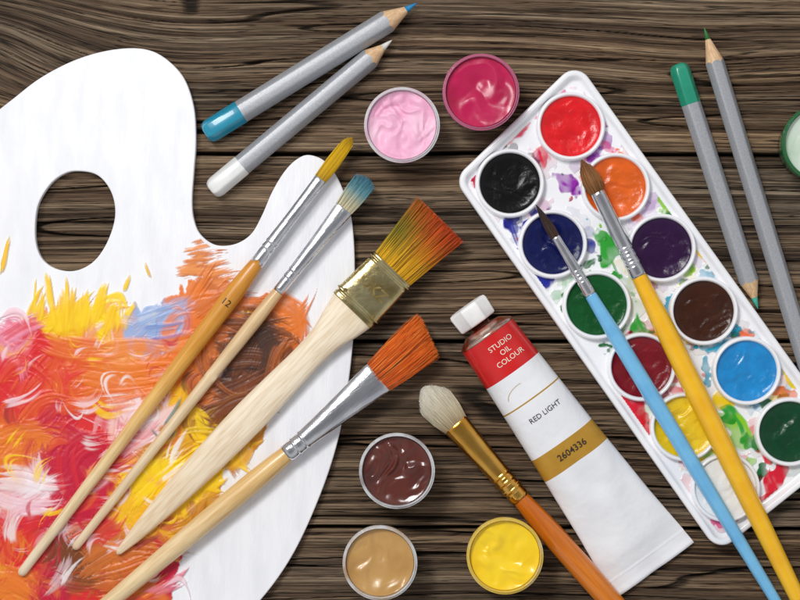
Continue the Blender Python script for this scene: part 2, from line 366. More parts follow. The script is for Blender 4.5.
for a in [(188,305,212,270,28,'orange','obr'),(196,312,235,287,30,'obr','orange'),(222,300,262,300,28,'obr','orange'),(138,322,176,306,16,'lblue','white'),(144,330,182,324,12,'blue','lblue'),(152,340,186,334,10,'lil','wpink'),(154,312,172,307,7,'blue','lblue'),(118,318,140,324,14,'wpink','lblue')]: S(*a[:5],R[a[5]],R[a[6]],dry=.3)
for a in [(225,316,250,326,30,'obr','brown'),(236,318,284,335,50,'brown','dbrown'),(282,325,240,372,60,'dbrown','brown'),(222,362,272,362,50,'dbrown','brown'),(262,330,266,372,40,'dbrown','dbrown'),(212,402,268,378,44,'brown','dbrown'),(205,350,225,390,34,'brown','obr'),(268,296,306,316,28,'orange','obr'),(296,306,300,345,26,'obr','orange'),(284,345,272,390,24,'brown','obr'),(215,415,262,402,30,'brown','och'),(205,440,260,420,28,'och','brown'),(250,440,222,468,24,'dyel','och'),(135,500,182,455,42,'yel','yel'),(160,508,212,470,38,'yel','dyel'),(125,485,152,452,26,'yel','dyel'),(190,520,226,496,22,'och','dyel'),(175,530,205,505,22,'och','brown'),
          (85,562,150,542,50,'obr','obr'),(100,585,160,562,44,'obr','orange'),(60,580,100,585,28,'brown','obr'),(0,478,58,484,38,'wpink','white'),(0,498,50,504,28,'wpink','pink'),(10,515,48,508,14,'pink','wpink'),(50,345,112,352,34,'ored','orange'),(84,374,160,376,50,'orange','orange'),(76,402,134,396,36,'orange','ored'),(110,348,166,345,30,'orange','lor'),(150,592,182,575,22,'crim','pink'),(0,572,32,592,36,'orange','ored'),(160,345,205,335,22,'orange','lor'),(5,340,42,322,22,'pink','red'),(0,318,30,330,18,'pink','wpink'),(118,455,160,420,16,'wpink','red'),(120,432,150,412,12,'white','pink'),(60,470,112,438,36,'crim','red'),(48,530,102,498,40,'crim','red'),(70,450,75,500,32,'crim','red'),(18,420,62,398,30,'red','ored'),(12,400,30,430,20,'mar','red'),(75,540,120,515,26,'crim','red'),(0,380,40,372,28,'red','ored'),(0,440,50,432,26,'orange','ored')]:
    S(*a[:5],R[a[5]],R[a[6]],dry=rng.uniform(-.1,.2),thick=1,bend=rng.normal(0,6),solid=.45)
for i in range(80):
    x=rng.uniform(0,172);y=rng.uniform(335,590); a=rng.uniform(-1.3,.3); L=rng.uniform(14,34); k=['white','wpink','white','crim','yel','wpink','orange','lor','red','wpink'][rng.integers(10)]
    S(x,y,x+math.cos(a)*L,y+math.sin(a)*L,rng.uniform(8,22),R[k],None,dry=.56,thick=.8,bend=rng.normal(0,6))
for a in [(165,425,182,398,7,'teal'),(168,440,176,425,8,'teal'),(200,385,212,372,7,'teal'),(150,428,160,440,6,'teal'),(205,520,235,498,9,'brown'),(135,548,160,535,8,'mar'),(245,432,262,420,6,'teal')]: S(*a[:5],R[a[5]],None,dry=.25)
oi=[(q.x,q.y) for q in O]; hi_=[(q.x,q.y) for q in Hl]
m=inpoly(lay.X,lay.Y,oi)
for ddx,ddy in((.035,0),(-.035,0),(0,.035),(0,-.035)): m&=inpoly(lay.X+ddx,lay.Y+ddy,oi)
mh=inpoly(lay.X,lay.Y,hi_)
for ddx,ddy in((.04,0),(-.04,0),(0,.04),(0,-.04)): mh|=inpoly(lay.X+ddx,lay.Y+ddy,hi_)
paint_mat=attr_mat('wet_acrylic_paint',rough=.42,bumps=(24,.15,.008,(1,1,1)),coat=.08,spec=.4)
o=lay.build('paint_smear',(m&~mh).astype(float),paint_mat,pal,ht=.018); o['label']='thick overlapping smears of red, orange, yellow and brown paint'

# ================= BRUSHES
metal_s=plain('silver_ferrule',srgb(228,228,231),.18,1,col2=srgb(206,206,212),nscale=5,bumps=(9,.16,.012,(1,5,5)))
metal_g=plain('gold_ferrule',srgb(240,186,92),.15,1,col2=srgb(226,164,68),nscale=5,bumps=(9,.14,.012,(1,4,4)))
metal_c=plain('brassy_ferrule',srgb(212,198,150),.2,1,col2=srgb(164,142,86),nscale=4,bumps=(7,.4,.02))
dark_emb=plain('embossed_mark',srgb(150,132,86),.45,1,col2=srgb(110,92,52),nscale=9)
ink=plain('black_ink',srgb(60,38,20),.5)
hairm=attr_mat('brush_hair',rough=.5,spec=.4)
def hairs(mb,x0,x1,prof,n,colf,tipf,rad=.0062,curl=.02,jit=.05):
    ts=np.linspace(0,1,7); P_=np.array(prof)
    for i in range(n):
        th=rng.random()*2*math.pi; rr=math.sqrt(rng.random()); u=rr*math.cos(th); v=rr*math.sin(th)
        tm=tipf(u,v); ph=rng.random()*6.28; cl=curl*rng.random(); du=rng.normal(0,jit); dv=rng.normal(0,jit)
        c=[];V=[];pts=[]
        for t in ts:
            q=t*tm; a=np.interp(q,P_[:,0],P_[:,1]); b=np.interp(q,P_[:,0],P_[:,2])
            pts.append((x0+(x1-x0)*q,(u+du*q)*a+cl*math.sin(ph+3*q)*q,(v+dv*q)*b+cl*math.cos(ph+3*q)*q*.6))
        rnd=rng.random()
        for j,t in enumerate(ts):
            r=rad*(1-.65*t)
            for k in range(3):
                an=2.094*k; V.append((pts[j][0],pts[j][1]+r*math.cos(an),pts[j][2]+r*math.sin(an))); c.append(colf(t*tm,u,rnd))
        F=[[j*3+k,(j+1)*3+k,(j+1)*3+(k+1)%3,j*3+(k+1)%3] for j in range(6) for k in range(3)]
        mb.add(V,F,0,True,c)
    V=[];c=[];F=[]; K=10;N=24
    for j in range(K):
        t=j/(K-1)*.8; a=np.interp(t,P_[:,0],P_[:,1])*.84; b=np.interp(t,P_[:,0],P_[:,2])*.8
        for k in range(N):
            an=6.2832*k/N; u=math.cos(an); tt=t*min(1,tipf(u*.8,0)); V.append((x0+(x1-x0)*tt,a*u,b*math.sin(an))); c.append(tuple(.75*q for q in colf(t,u,.5)))
    for j in range(K-1):
        for k in range(N): F.append([j*N+k,(j+1)*N+k,(j+1)*N+(k+1)%N,j*N+(k+1)%N])
    F.append([(K-1)*N+k for k in range(N)]); mb.add(V,F,0,True,c)
def mixc(a,b,t): t=max(0,min(1,t)); return tuple(a[i]*(1-t)+b[i]*t for i in range(3))
def ramp(st,lo=.65,am=.7):
    def f(t,u,r):
        for i in range(len(st)-1):
            if t<=st[i+1][0]: c=mixc(st[i][1],st[i+1][1],(t-st[i][0])/(st[i+1][0]-st[i][0])); break
        else: c=st[-1][1]
        k=lo+am*r; return tuple(min(1,q*k) for q in c)
    return f
def rig(name,tail,tip,zt,zp):
    a=P(*tail,zt); b=P(*tip,zp); d=b-a
    e=bpy.data.objects.new(name,None); e.empty_display_size=.1; link(e)
    e.location=a; e.rotation_euler=(0,-math.asin(d.z/d.length),math.atan2(d.y,d.x)); return e,d.length
def brush(tail,tip,zt,zp,handle,fer,bri,hmat,fmat,label,hex_=2.0,ferex=2.2,ftext=None,htext=None,crimps=()):
    e,L=rig('paint_brush',tail,tip,zt,zp); tag(e,label,'paintbrush','paint brushes')
    mb=MB(); rg=hermite(handle,70); loft(mb,rg,32,hex_)
    if htext:
        v,f_=text_geo(htext[0],htext[1]); xs_=htext[2]
        rx=[r[0] for r in rg];a=float(np.interp(xs_,rx,[r[1] for r in rg]));b=float(np.interp(xs_,rx,[r[2] for r in rg]))
        V=[]
        for q in v:
            yy=-q[0]; V.append((xs_+q[1],yy,b*math.sqrt(max(0,1-(yy/a)**2))+.004))
        mb.add(V,f_,1,False)
    mb.obj('handle',[hmat,ink],e)
    mb=MB()
    xs_=np.unique(np.concatenate([np.linspace(fer[0][0],fer[-1][0],30)]+[c+np.linspace(-.05,.05,15) for c in crimps])); xs_=xs_[(xs_>=fer[0][0])&(xs_<=fer[-1][0])]
    rr=hermite(fer,xs=xs_); R2=[]
    for r in rr:
        k=1.0
        for c in crimps: k+= .07*math.exp(-((r[0]-c-.022)/.012)**2)-.06*math.exp(-((r[0]-c)/.012)**2)
        R2.append((r[0],r[1]*k,r[2]*k))
    R2=R2+[(R2[-1][0]+.004,R2[-1][1]*.97,R2[-1][2]*.95)]
    loft(mb,R2,40,ferex)
    if ftext:
        v,f_=text_geo(ftext[0],ftext[1],.003); xs_,b=ftext[2],ftext[3]
        mb.add([(xs_+q[1],-q[0],b) for q in v],f_,1,False)
        for yy in(-.19,.19):
            V=[(3.46+.022*math.cos(t*.524),yy+.022*math.sin(t*.524),.0975) for t in range(12)]; mb.add(V,[list(range(12))],1,False)
    mb.obj('ferrule',[fmat,dark_emb],e)
    mb=MB(); hairs(mb,*bri); mb.obj('bristles',[hairm],e,col=True)
    return e
def tailp(r,rest): return [(0,r*.35,r*.35),(.012,r*.7,r*.7),(.04,r*.95,r*.95),(.08,r,r)]+rest
pale=srgb(236,214,180); pale2=srgb(240,224,198); gold=srgb(224,160,58)
brush((20,575),(348,143),.14,.22,tailp(.048,[(1,.058,.058),(2.2,.072,.072),(3.2,.092,.092),(3.6,.09,.09),(3.92,.068,.068)]),
 [(3.88,.072,.068),(4.1,.068,.064),(4.5,.063,.055),(4.93,.066,.045)],
 (4.9,5.45,[(0,.062,.04),(.4,.072,.045),(.8,.062,.035),(1,.042,.02)],460,ramp([(0,srgb(190,150,40)),(.25,srgb(234,186,16)),(.75,srgb(246,198,10)),(1,srgb(206,158,30))],.75,.45),lambda u,v:1-.12*rng.random()-.12*u*u,.0046,.008,.04),
 grad_wood('varnished_wood_handle',[(0,pale2),(.3,srgb(238,214,168)),(.55,srgb(232,186,106)),(.72,gold),(1,srgb(212,142,42))],3.92,coat=.15),metal_s,'wooden brush with golden varnished handle and yellow-stained tip',htext=('12',.10,3.40),crimps=(4.05,4.12))
brush((74,549),(366,181),.14,.22,tailp(.042,[(1,.05,.05),(2.2,.06,.06),(2.9,.07,.07),(3.3,.055,.055)]),
 [(3.26,.06,.058),(3.5,.062,.055),(3.9,.075,.045),(4.31,.098,.035)],
 (4.28,4.70,[(0,.09,.032),(.5,.11,.036),(1,.115,.025)],560,ramp([(0,srgb(214,200,160)),(.35,srgb(200,198,170)),(.6,srgb(110,166,176)),(1,srgb(70,130,156))]),lambda u,v:1-.1*u*u-.16*rng.random(),.0045,.015),
 grad_wood('pale_wood_handle',[(0,pale),(.6,srgb(236,212,174)),(1,srgb(222,188,138))],3.3),metal_s,'slim pale wooden flat brush with blue-stained bristles',crimps=(3.42,3.5))
def colC(t,u,r):
    y=srgb(236,178,22); o=srgb(226,104,20); g=srgb(128,124,30); rd=srgb(206,60,22); dk=srgb(120,64,20)
    k1=(r*13.7)%1; side=u+(k1-.5)*.9
    base=mixc(y,o,(t-.28+.35*(k1-.5))*1.9)
    c=mixc(base,rd,max(0,(t-.35))*1.2*(1 if side<.1 else .5))
    if side>.15: c=mixc(c,g,.7*math.exp(-((t-.5)/.28)**2)+(.35 if side>.6 else 0))
    if .55<r<.62: c=dk
    k=.66+.7*((r*7.3)%1); return tuple(min(1,q*k) for q in c)
brush((117,554),(438,222),.15,.22,[(0,.012,.012),(.03,.03,.025),(.3,.075,.045),(.8,.125,.06),(1.4,.16,.07),(1.9,.17,.075),(2.4,.155,.075),(2.75,.145,.075),(3.0,.165,.08),(3.2,.215,.085),(3.4,.255,.088)],
 [(3.36,.262,.095),(3.5,.262,.097),(3.7,.255,.095),(3.93,.25,.085)],
 (3.9,4.62,[(0,.235,.075),(.4,.26,.1),(.8,.285,.1),(1,.30,.08)],3000,colC,lambda u,v:1-.06*rng.random()-(.05 if rng.random()<.15 else 0),.0044,.012,.05),
 grad_wood('raw_wood_handle',[(0,pale),(.7,srgb(246,232,208)),(1,srgb(244,230,204))],3.4,rough=.5,coat=.05),metal_c,'wide flat brush, raw wooden paddle handle, orange and green stained bristles',hex_=2.4,ferex=4.0,ftext=('OKZ',.15,3.66,.0975),crimps=(3.42,3.87))
def colD(t,u,r):
    c=mixc(srgb(200,82,22),srgb(246,112,24),t*2.2)
    if r>.82: c=srgb(250,156,62)
    if r<.08: c=srgb(130,52,24)
    k=.78+.5*((r*5.7)%1); return tuple(min(1,q*k) for q in c)
brush((50,652),(424,339),.18,.24,tailp(.07,[(1.0,.085,.085),(1.8,.1,.1),(2.5,.105,.105),(2.9,.095,.095),(3.1,.08,.08)]),
 [(3.06,.092,.088),(3.3,.098,.085),(3.8,.135,.065),(4.24,.178,.048)],
 (4.2,4.9,[(0,.168,.045),(.4,.2,.075),(.8,.21,.08),(1,.21,.06)],2800,colD,lambda u,v:1-.07*rng.random()+.08*u-(.08 if rng.random()<.2 else 0),.004,.035,.06),
 grad_wood('light_wood_handle',[(0,srgb(236,212,168)),(.55,srgb(240,212,164)),(.8,srgb(232,194,130)),(1,srgb(230,190,124))],3.1),metal_s,'light wooden flat brush with splayed bright orange bristles',crimps=(3.16,3.26))
brush((700,702),(424,389),.12,.16,tailp(.08,[(1,.105,.105),(1.7,.12,.12),(2.3,.115,.115),(2.74,.085,.085)]),
 [(2.70,.1,.096),(3.0,.108,.1),(3.4,.122,.085),(3.68,.135,.07)],
 (3.65,4.17,[(0,.13,.065),(.3,.17,.09),(.6,.185,.09),(.85,.165,.06),(1,.13,.03)],3000,ramp([(0,srgb(170,142,104)),(.3,srgb(212,198,168)),(.7,srgb(232,224,204)),(1,srgb(238,232,218))],.8,.34),lambda u,v:1-.34*u*u-.1*rng.random(),.0036,.012,.035),
 grad_wood('orange_lacquered_handle',[(0,srgb(226,134,30)),(.6,srgb(222,126,26)),(1,srgb(204,106,18))],2.74,rough=.2,coat=.6),metal_g,'brush with orange lacquered handle, gold ferrule and cream bristles',crimps=(2.8,2.9,2.98))
TR=.21
brush((812,661),(541,213),TR+.12,TR+.03,tailp(.045,[(1,.06,.06),(2.4,.078,.078),(3.6,.078,.078),(4.24,.058,.058)]),
 [(4.2,.064,.062),(4.5,.056,.054),(4.86,.046,.044)],
 (4.84,5.24,[(0,.042,.04),(.3,.052,.048),(.7,.03,.028),(1,.005,.005)],360,ramp([(0,srgb(80,56,44)),(.5,srgb(62,42,34)),(1,srgb(35,25,30))]),lambda u,v:1-.12*(u*u+v*v)-.05*rng.random(),.0042,.003),
 plain('light_blue_lacquer',srgb(120,190,232),.2,col2=srgb(108,180,226),coat=.6),metal_s,'round brush with light blue handle lying across the paint tray',crimps=(4.36,4.44))
brush((842,688),(587,171),TR+.14,TR+.06,tailp(.06,[(1,.08,.08),(2.6,.104,.104),(3.9,.1,.1),(4.55,.072,.072)]),
 [(4.5,.08,.078),(4.9,.076,.07),(5.42,.072,.06)],
 (5.4,5.78,[(0,.068,.06),(.35,.1,.08),(.7,.07,.05),(1,.012,.01)],620,ramp([(0,srgb(120,80,45)),(.5,srgb(160,108,60)),(1,srgb(130,78,42))]),lambda u,v:1-.2*(u*u)-.1*rng.random(),.0042,.012),
 plain('yellow_lacquer',srgb(250,192,28),.2,col2=srgb(244,180,18),coat=.6),metal_s,'round brush with yellow handle and brown bristles across the tray',crimps=(4.62,4.7,4.78))

# ================= PENCILS
barrelm=plain('silver_grey_lacquer',srgb(170,172,176),.4,.15,col2=srgb(154,156,161),nscale=70,coat=.15)
woodc=plain('sharpened_cedar',srgb(230,196,156),.7,col2=srgb(206,164,120),nscale=8,stretch=(1,6,6),bumps=(20,.2,.01))
def pencil(tail,tip,r,capc,leadc,caplen,cone,lead,label):
    e,L=rig('coloured_pencil',tail,tip,r*.93,r*.93); tag(e,label,'pencil','coloured pencils')
    n=48
    def rh(t):
        d=((t+math.pi/6)%(math.pi/3))-math.pi/6; return r*(.3*1+.7*.9/ math.cos(d)*1.0)*.97
    tw=math.pi/6
    def ring(x,k=1): return [(x,k*rh(2*math.pi*q/n+tw)*math.cos(2*math.pi*q/n),k*rh(2*math.pi*q/n+tw)*math.sin(2*math.pi*q/n)) for q in range(n)]
    def strip(rings,cap0,cap1):
        V=[v for g in rings for v in g];F=[]
        for i in range(len(rings)-1):
            for k in range(n): F.append([i*n+k,(i+1)*n+k,(i+1)*n+(k+1)%n,i*n+(k+1)%n])
        if cap0: F.append(list(range(n)))
        if cap1: F.append([(len(rings)-1)*n+k for k in range(n)][::-1])
        return V,F
    xc=L-cone
    mx=max(rh(q/100*6.28) for q in range(100))
    g=ring(xc); endr=[(xc+.10*(1-math.hypot(y,z_)/mx)*8*.35,y,z_) for _,y,z_ in g]
    mb=MB(); mb.add(*strip([ring(caplen),ring(caplen+.5),ring(L/2),endr],False,False)); mb.obj('barrel',[barrelm],e)
    mb=MB(); mb.add(*strip([ring(0,.55),ring(.012,.8),ring(.04,.96),ring(.08,1.03),ring(caplen-.01,1.03),ring(caplen,1.0)],True,False))
    mb.obj('dipped_end',[plain('dipped_lacquer',capc,.25,coat=.6)],e)
    mb=MB(); xl=L-lead; rl=mx*.98*(lead/cone)*.85
    rg=[endr]
    for t in (.33,.66,1.0): rg.append([(p[0]*(1-t)+xl*t, p[1]*(1-t)+rl*p[1]/math.hypot(p[1],p[2])*t, p[2]*(1-t)+rl*p[2]/math.hypot(p[1],p[2])*t) for p in endr])
    mb.add(*strip(rg,False,False)); mb.obj('sharpened_wood',[woodc],e)
    mb=MB(); loft(mb,[(xl,rl,rl),(xl+lead*.6,rl*.5,rl*.5),(L-.015,rl*.2,rl*.2),(L,rl*.05,rl*.05)],24); mb.obj('lead',[plain('pencil_lead',leadc,.6)],e)
    return e
pencil((205,134),(417,3),.118,srgb(28,146,176),srgb(30,130,185),.42,.36,.13,'grey coloured pencil with turquoise dipped end and blue tip')
pencil((211,191),(392,40),.108,srgb(242,242,240),srgb(230,228,222),.40,.30,.12,'grey coloured pencil with white dipped end and white tip')
pencil((678,64),(758,309),.100,srgb(34,152,120),srgb(60,170,150),.42,.30,.12,'grey coloured pencil with green dipped end and teal tip')
pencil((841,475),(704,27),.096,srgb(40,150,60),srgb(52,120,58),.42,.38,.13,'grey coloured pencil sharpened to a green point')

# ================= POTS
def plastic(c,amt,lo,hi):
    m,nt,b=newmat('clear_plastic'); N=nt.nodes.new; Lk=nt.links.new
    b.inputs['Roughness'].default_value=.1; b.inputs['Transmission Weight'].default_value=.35; b.inputs['IOR'].default_value=1.25
    tc=N('ShaderNodeTexCoord'); n=N('ShaderNodeTexNoise'); n.inputs['Scale'].default_value=3.2; n.inputs['Detail'].default_value=4
    cr=N('ShaderNodeValToRGB'); cr.color_ramp.elements[0].position=lo; cr.color_ramp.elements[1].position=hi
    cr.color_ramp.elements[0].color=(.88,.88,.89,1); cr.color_ramp.elements[1].color=(*[.88*(1-amt)+q*amt for q in c],1)
    Lk(tc.outputs['Object'],n.inputs['Vector']); Lk(n.outputs['Fac'],cr.inputs[0]); Lk(cr.outputs[0],b.inputs['Base Color'])
    return m
def paint_disc(mb,r,z,amp,seed,depth=None,men=.02,swirl=1.0,sc=3.0,nr=48,nt_=110,style=0):
    rr=np.linspace(0,1,nr)[1:]; th=np.arange(nt_)*2*np.pi/nt_
    RR,TT=np.meshgrid(rr,th,indexing='ij'); tw=TT+swirl*(1-RR)+seed
    xx=RR*np.cos(tw);yy=RR*np.sin(tw)
    wx=fbm(xx*1.4+seed,yy*1.4+7,seed,2)-.5; wy=fbm(xx*1.4+31,yy*1.4+seed,seed+3,2)-.5
    def hf(x,y):
        a=fbm(x*sc+seed*3.1+10,y*sc*.55+seed+10,seed,2)-.5; rg=np.abs(vnoise(x*sc*.7+seed+20,y*sc*.4+30,seed+5)-.5)
        return a*1.8-rg*1.6+.25
    hh=hf(xx+wx*1.1,yy+wy*1.1)
    zz=z+amp*hh*(1-RR**6)+men*RR**8
    V=[(0,0,float(z+amp*hh[0].mean()))]
    X_=RR*np.cos(TT)*r;Y_=RR*np.sin(TT)*r
    V+=list(zip(X_.ravel().tolist(),Y_.ravel().tolist(),zz.ravel().tolist()))
    F=[[0,1+k,1+(k+1)%nt_] for k in range(nt_)]
    for i in range(nr-2):
        for k in range(nt_): k2=(k+1)%nt_; F.append([1+i*nt_+k,1+(i+1)*nt_+k,1+(i+1)*nt_+k2,1+i*nt_+k2])
    if depth is not None:
        o=len(V); last=1+(nr-2)*nt_
        V+=[(r*.94*math.cos(t),r*.94*math.sin(t),depth) for t in th]
        for k in range(nt_): k2=(k+1)%nt_; F.append([last+k,o+k,o+k2,last+k2])
        F.append([o+k for k in range(nt_)][::-1])
    mb.add(V,F,0,True)
def wet(name,c,c2=None,rough=.2,ns=3,bs=.25,coat=.3,bsc=5,bd=2,spec=.5,dist=.04):
    return plain(name,c,rough,0,col2=c2 or tuple(q*.7 for q in c),nscale=ns,bumps=(bsc,bs,dist,None,bd),coat=coat,lo=.4,hi=.7,detail=3,spec=spec)
def pot(px,py,r,c,c2,label,seed,amp=.03,bs=.25,rough=.26,tint=None,amt=.6,swirl=.8,sc=3,lo=.42,hi=.6,coat=.15):
    e=bpy.data.objects.new('paint_pot',None); e.empty_display_size=.1; link(e); q=P(px,py,.45); e.location=(q.x,q.y,0)
    tag(e,label,'paint pot','small open paint pots')
    R_=r/100*(H-.45)/H; mb=MB()
    prof=[(.84,.0),(.87,.01),(.91,.2),(.925,.36),(.985,.37),(1.0,.385),(1.0,.452),(.99,.462),(.97,.455),(.955,.455),(.945,.476),(.925,.476),(.915,.45),(.905,.40),(.84,.05),(.82,.03)]
    revolve(mb,[(a*R_,z_) for a,z_ in prof],72,closed=True)
    mb.obj('cup',[plastic(tint or c,amt,lo,hi)],e)
    mb=MB(); paint_disc(mb,.90*R_,.405,amp,seed,depth=.045,swirl=swirl,sc=sc); mb.obj('paint',[wet('wet_paint',c,c2,bs=bs,rough=rough,coat=coat)],e)
pot(402,125,38,srgb(238,172,202),srgb(244,206,222),'small clear pot of pale pink paint',3,.045,amt=.5,swirl=.3,sc=4.5,rough=.5,bs=.6,coat=.05)
pot(481,92,38.5,srgb(190,14,78),srgb(160,8,60),'small clear pot of magenta paint',8,.028,amt=.8,swirl=.6,sc=1.8,lo=.05,hi=.3,rough=.3,tint=srgb(206,50,120))
pot(397,471,38,srgb(96,44,34),srgb(74,30,24),'small clear pot of dark brown paint',13,.06,amt=.8,swirl=.2,sc=2.6,rough=.22,lo=.44,hi=.7)
pot(380,563,37.5,srgb(196,152,90),srgb(180,132,70),'small clear pot of tan paint',19,.035,amt=.7,swirl=.5,sc=2.2,rough=.32)
pot(505,556,38.5,srgb(252,214,34),srgb(246,200,14),'small clear pot of bright yellow paint',24,.045,amt=.85,swirl=.4,sc=2.6,lo=.2,hi=.45,rough=.32)
pot(821,143,39,srgb(214,228,212),srgb(190,214,190),'small pot with green rim and pale paint beside the pencils',28,.02,tint=srgb(30,120,60),amt=.95,lo=.2,hi=.4)

# ================= TRAY
tray=link(bpy.data.objects.new('paint_tray',None)); tray.empty_display_size=.2
tag(tray,'white paint tray with twelve round colour pans, spattered with paint','paint tray')
cor=[(454,179),(577,61),(853,446),(719,553)]
def rounded(cor,rad,inset,z):
    pts=[P(x,y,TR) for x,y in cor]; n=len(pts)
    pts=[Vector((p.x,p.y)) for p in pts]
    lines=[]
    for i in range(n):
        a,b_=pts[i],pts[(i+1)%n]; d=(b_-a).normalized(); nn=Vector((d.y,-d.x)); lines.append((a+nn*inset,d))
    def inter(l1,l2):
        (p,d),(q,e_)=l1,l2; cr=d.x*e_.y-d.y*e_.x; t=((q.x-p.x)*e_.y-(q.y-p.y)*e_.x)/cr; return p+d*t
    C=[inter(lines[i-1],lines[i]) for i in range(n)]
    out=[]
    rr=max(rad-inset,.03)
    for i in range(n):
        p=C[i];a=(C[i-1]-p).normalized();b_=(C[(i+1)%n]-p).normalized()
        half=math.acos(max(-1,min(1,a.dot(b_))))/2; d=rr/math.tan(half)
        cen=p+(a+b_).normalized()*(rr/math.sin(half)); s0=p+a*d-cen; s1=p+b_*d-cen
        a0=math.atan2(s0.y,s0.x); a1=math.atan2(s1.y,s1.x); da=(a1-a0+math.pi)%(2*math.pi)-math.pi
        for k in range(13):
            t=a0+da*k/12; out.append((cen.x+rr*math.cos(t),cen.y+rr*math.sin(t),z))
    return out
FL=.13
spec=[(.05,0.0),(.012,.03),(.0,.10),(.0,TR-.02),(.01,TR-.004),(.022,TR),(.045,TR),(.058,TR-.006),(.07,FL+.02),(.085,FL+.004),(.1,FL)]
rings=[rounded(cor,.17,i_,z_) for i_,z_ in spec]; n=len(rings[0])
V=[v for g in rings for v in g];F=[]
for i in range(len(rings)-1):
    for k in range(n): F.append([i*n+k,i*n+(k+1)%n,(i+1)*n+(k+1)%n,(i+1)*n+k])
F.append([(len(rings)-1)*n+k for k in range(n)]); F.append([k for k in range(n)][::-1])
WT=srgb(247,247,249)
whitep=plain('white_tray_plastic',WT,.22,col2=srgb(241,241,245),nscale=3,coat=.3)
mb=MB(); mb.add(V,F,0,True); to=mb.obj('tray_base',[whitep],tray)
bm=bmesh.new(); bm.from_mesh(to.data); bmesh.ops.recalc_face_normals(bm,faces=bm.faces)
for fc in bm.faces:
    if len(fc.verts)>4: fc.smooth=False
bm.to_mesh(to.data); bm.free()
pans=[(510,183,(8,7,8),'black'),(571,126,(212,20,28),'bright red'),(553,244,(12,20,74),'dark blue'),(616,187,(214,92,20),'orange'),(597,305,(12,78,34),'dark green'),(662,248,(44,16,56),'purple'),(642,367,(120,10,24),'dark red'),(704,311,(58,28,14),'brown'),(685,427,(236,196,36),'yellow'),(747,371,(26,130,194),'light blue'),(726,488,(250,250,249),'white'),(790,432,(14,62,36),'deep green')]
for i,(x,y,c,nm) in enumerate(pans):
    q=P(x,y,TR); mb=MB(); Rr=.335
    revolve(mb,[(Rr+.012,FL-.01),(Rr+.006,FL+.05),(Rr,TR+.006),(Rr-.012,TR+.016),(Rr-.026,TR+.012),(Rr-.034,TR-.005),(Rr-.05,FL+.0),(Rr-.08,FL-.02)],72,closed=False)
    pn=mb.obj('pan',[whitep],tray,loc=(q.x,q.y,0)); pn['label']='round white pan of %s paint'%nm
    cc=srgb(*c); mb=MB(); wh=nm=='white'; paint_disc(mb,Rr-.036,TR-(.02 if wh else .05),.018,i*3+2,depth=FL-.03,men=.03 if not wh else .005,sc=2.6,swirl=.2)
    c2_=tuple(min(1,v*1.3+.001) for v in cc)
    if wh: c2_=srgb(243,243,243)
    mb.obj('paint',[wet('pan_paint',cc,c2_,rough=.28,ns=6,bs=.4,coat=.1,bsc=16,bd=5,spec=.22 if sum(c)<150 else .4,dist=.02)],pn)
tl=Layer(450,862,55,560,.0078,FL,WT)
T=dict(red=srgb(222,24,50),dred=srgb(184,20,66),blue=srgb(26,36,150),pur=srgb(150,40,170),grn=srgb(46,164,50),dgrn=srgb(18,104,50),yel=srgb(248,212,20),teal=srgb(20,156,190),pink=srgb(232,100,150),org=srgb(240,108,26),lime=srgb(140,204,30),blk=srgb(50,44,60),brn=srgb(130,72,40))
def B(x,y,a,b,ang,k,rag=1.,d=.9): tl.blob(x,y,a,b,ang,T[k],rag,min(1,d*1.15))
def run(x0,y0,x1,y1,w,k,bend=0): tl.stroke(x0,y0,x1,y1,w,T[k],None,dry=.2,thick=.5,bend=bend,drag=0,solid=.2)
for q in [(476,160,10,22,38,'pink',1,.4),(484,154,8,20,38,'red',1.1,.5),(500,140,32,10,-42,'pink',1.2,.55),(506,136,26,7,-42,'dred',1.2,.65),(522,122,22,8,-42,'red',1.2,.65),(540,106,14,7,-42,'pink',1.1,.55),(540,152,8,17,20,'red',1.1,.6),(478,178,6,16,5,'pink',1,.4),(535,165,5,9,30,'pur',1,.5),(474,204,6,14,-30,'pink',1.1,.3)]: B(*q)
nb=[['dred','blk','pink'],['pink','pur','red'],['blue','blue','blue'],['org','pur','red'],['dgrn','grn','grn'],['pur','lime','yel'],['dred','red','org'],['brn','yel','teal'],['yel','lime','red'],['teal','teal','org'],['pink','red','lime'],['dgrn','red','yel']]
for (x,y,c,nm),ks in zip(pans,nb):
    # thin stained ring of dried wash creeping round the pan, then heavier spots
    for j in range(7):
        t=rng.random()*2*math.pi; k=ks[rng.integers(3)]
        B(x+38*math.cos(t),y+38*math.sin(t),rng.uniform(5,9),rng.uniform(9,17),math.degrees(t),k,1.2,rng.uniform(.12,.3))
    for j in range(6):
        t=rng.random()*2*math.pi; k=ks[rng.integers(3)]
        rl=rng.uniform(3,7); rt=rng.uniform(4,11); dd=33+rl*.3
        B(x+dd*math.cos(t),y+dd*math.sin(t),rl,rt,math.degrees(t),k,1.2,rng.uniform(.5,.9))
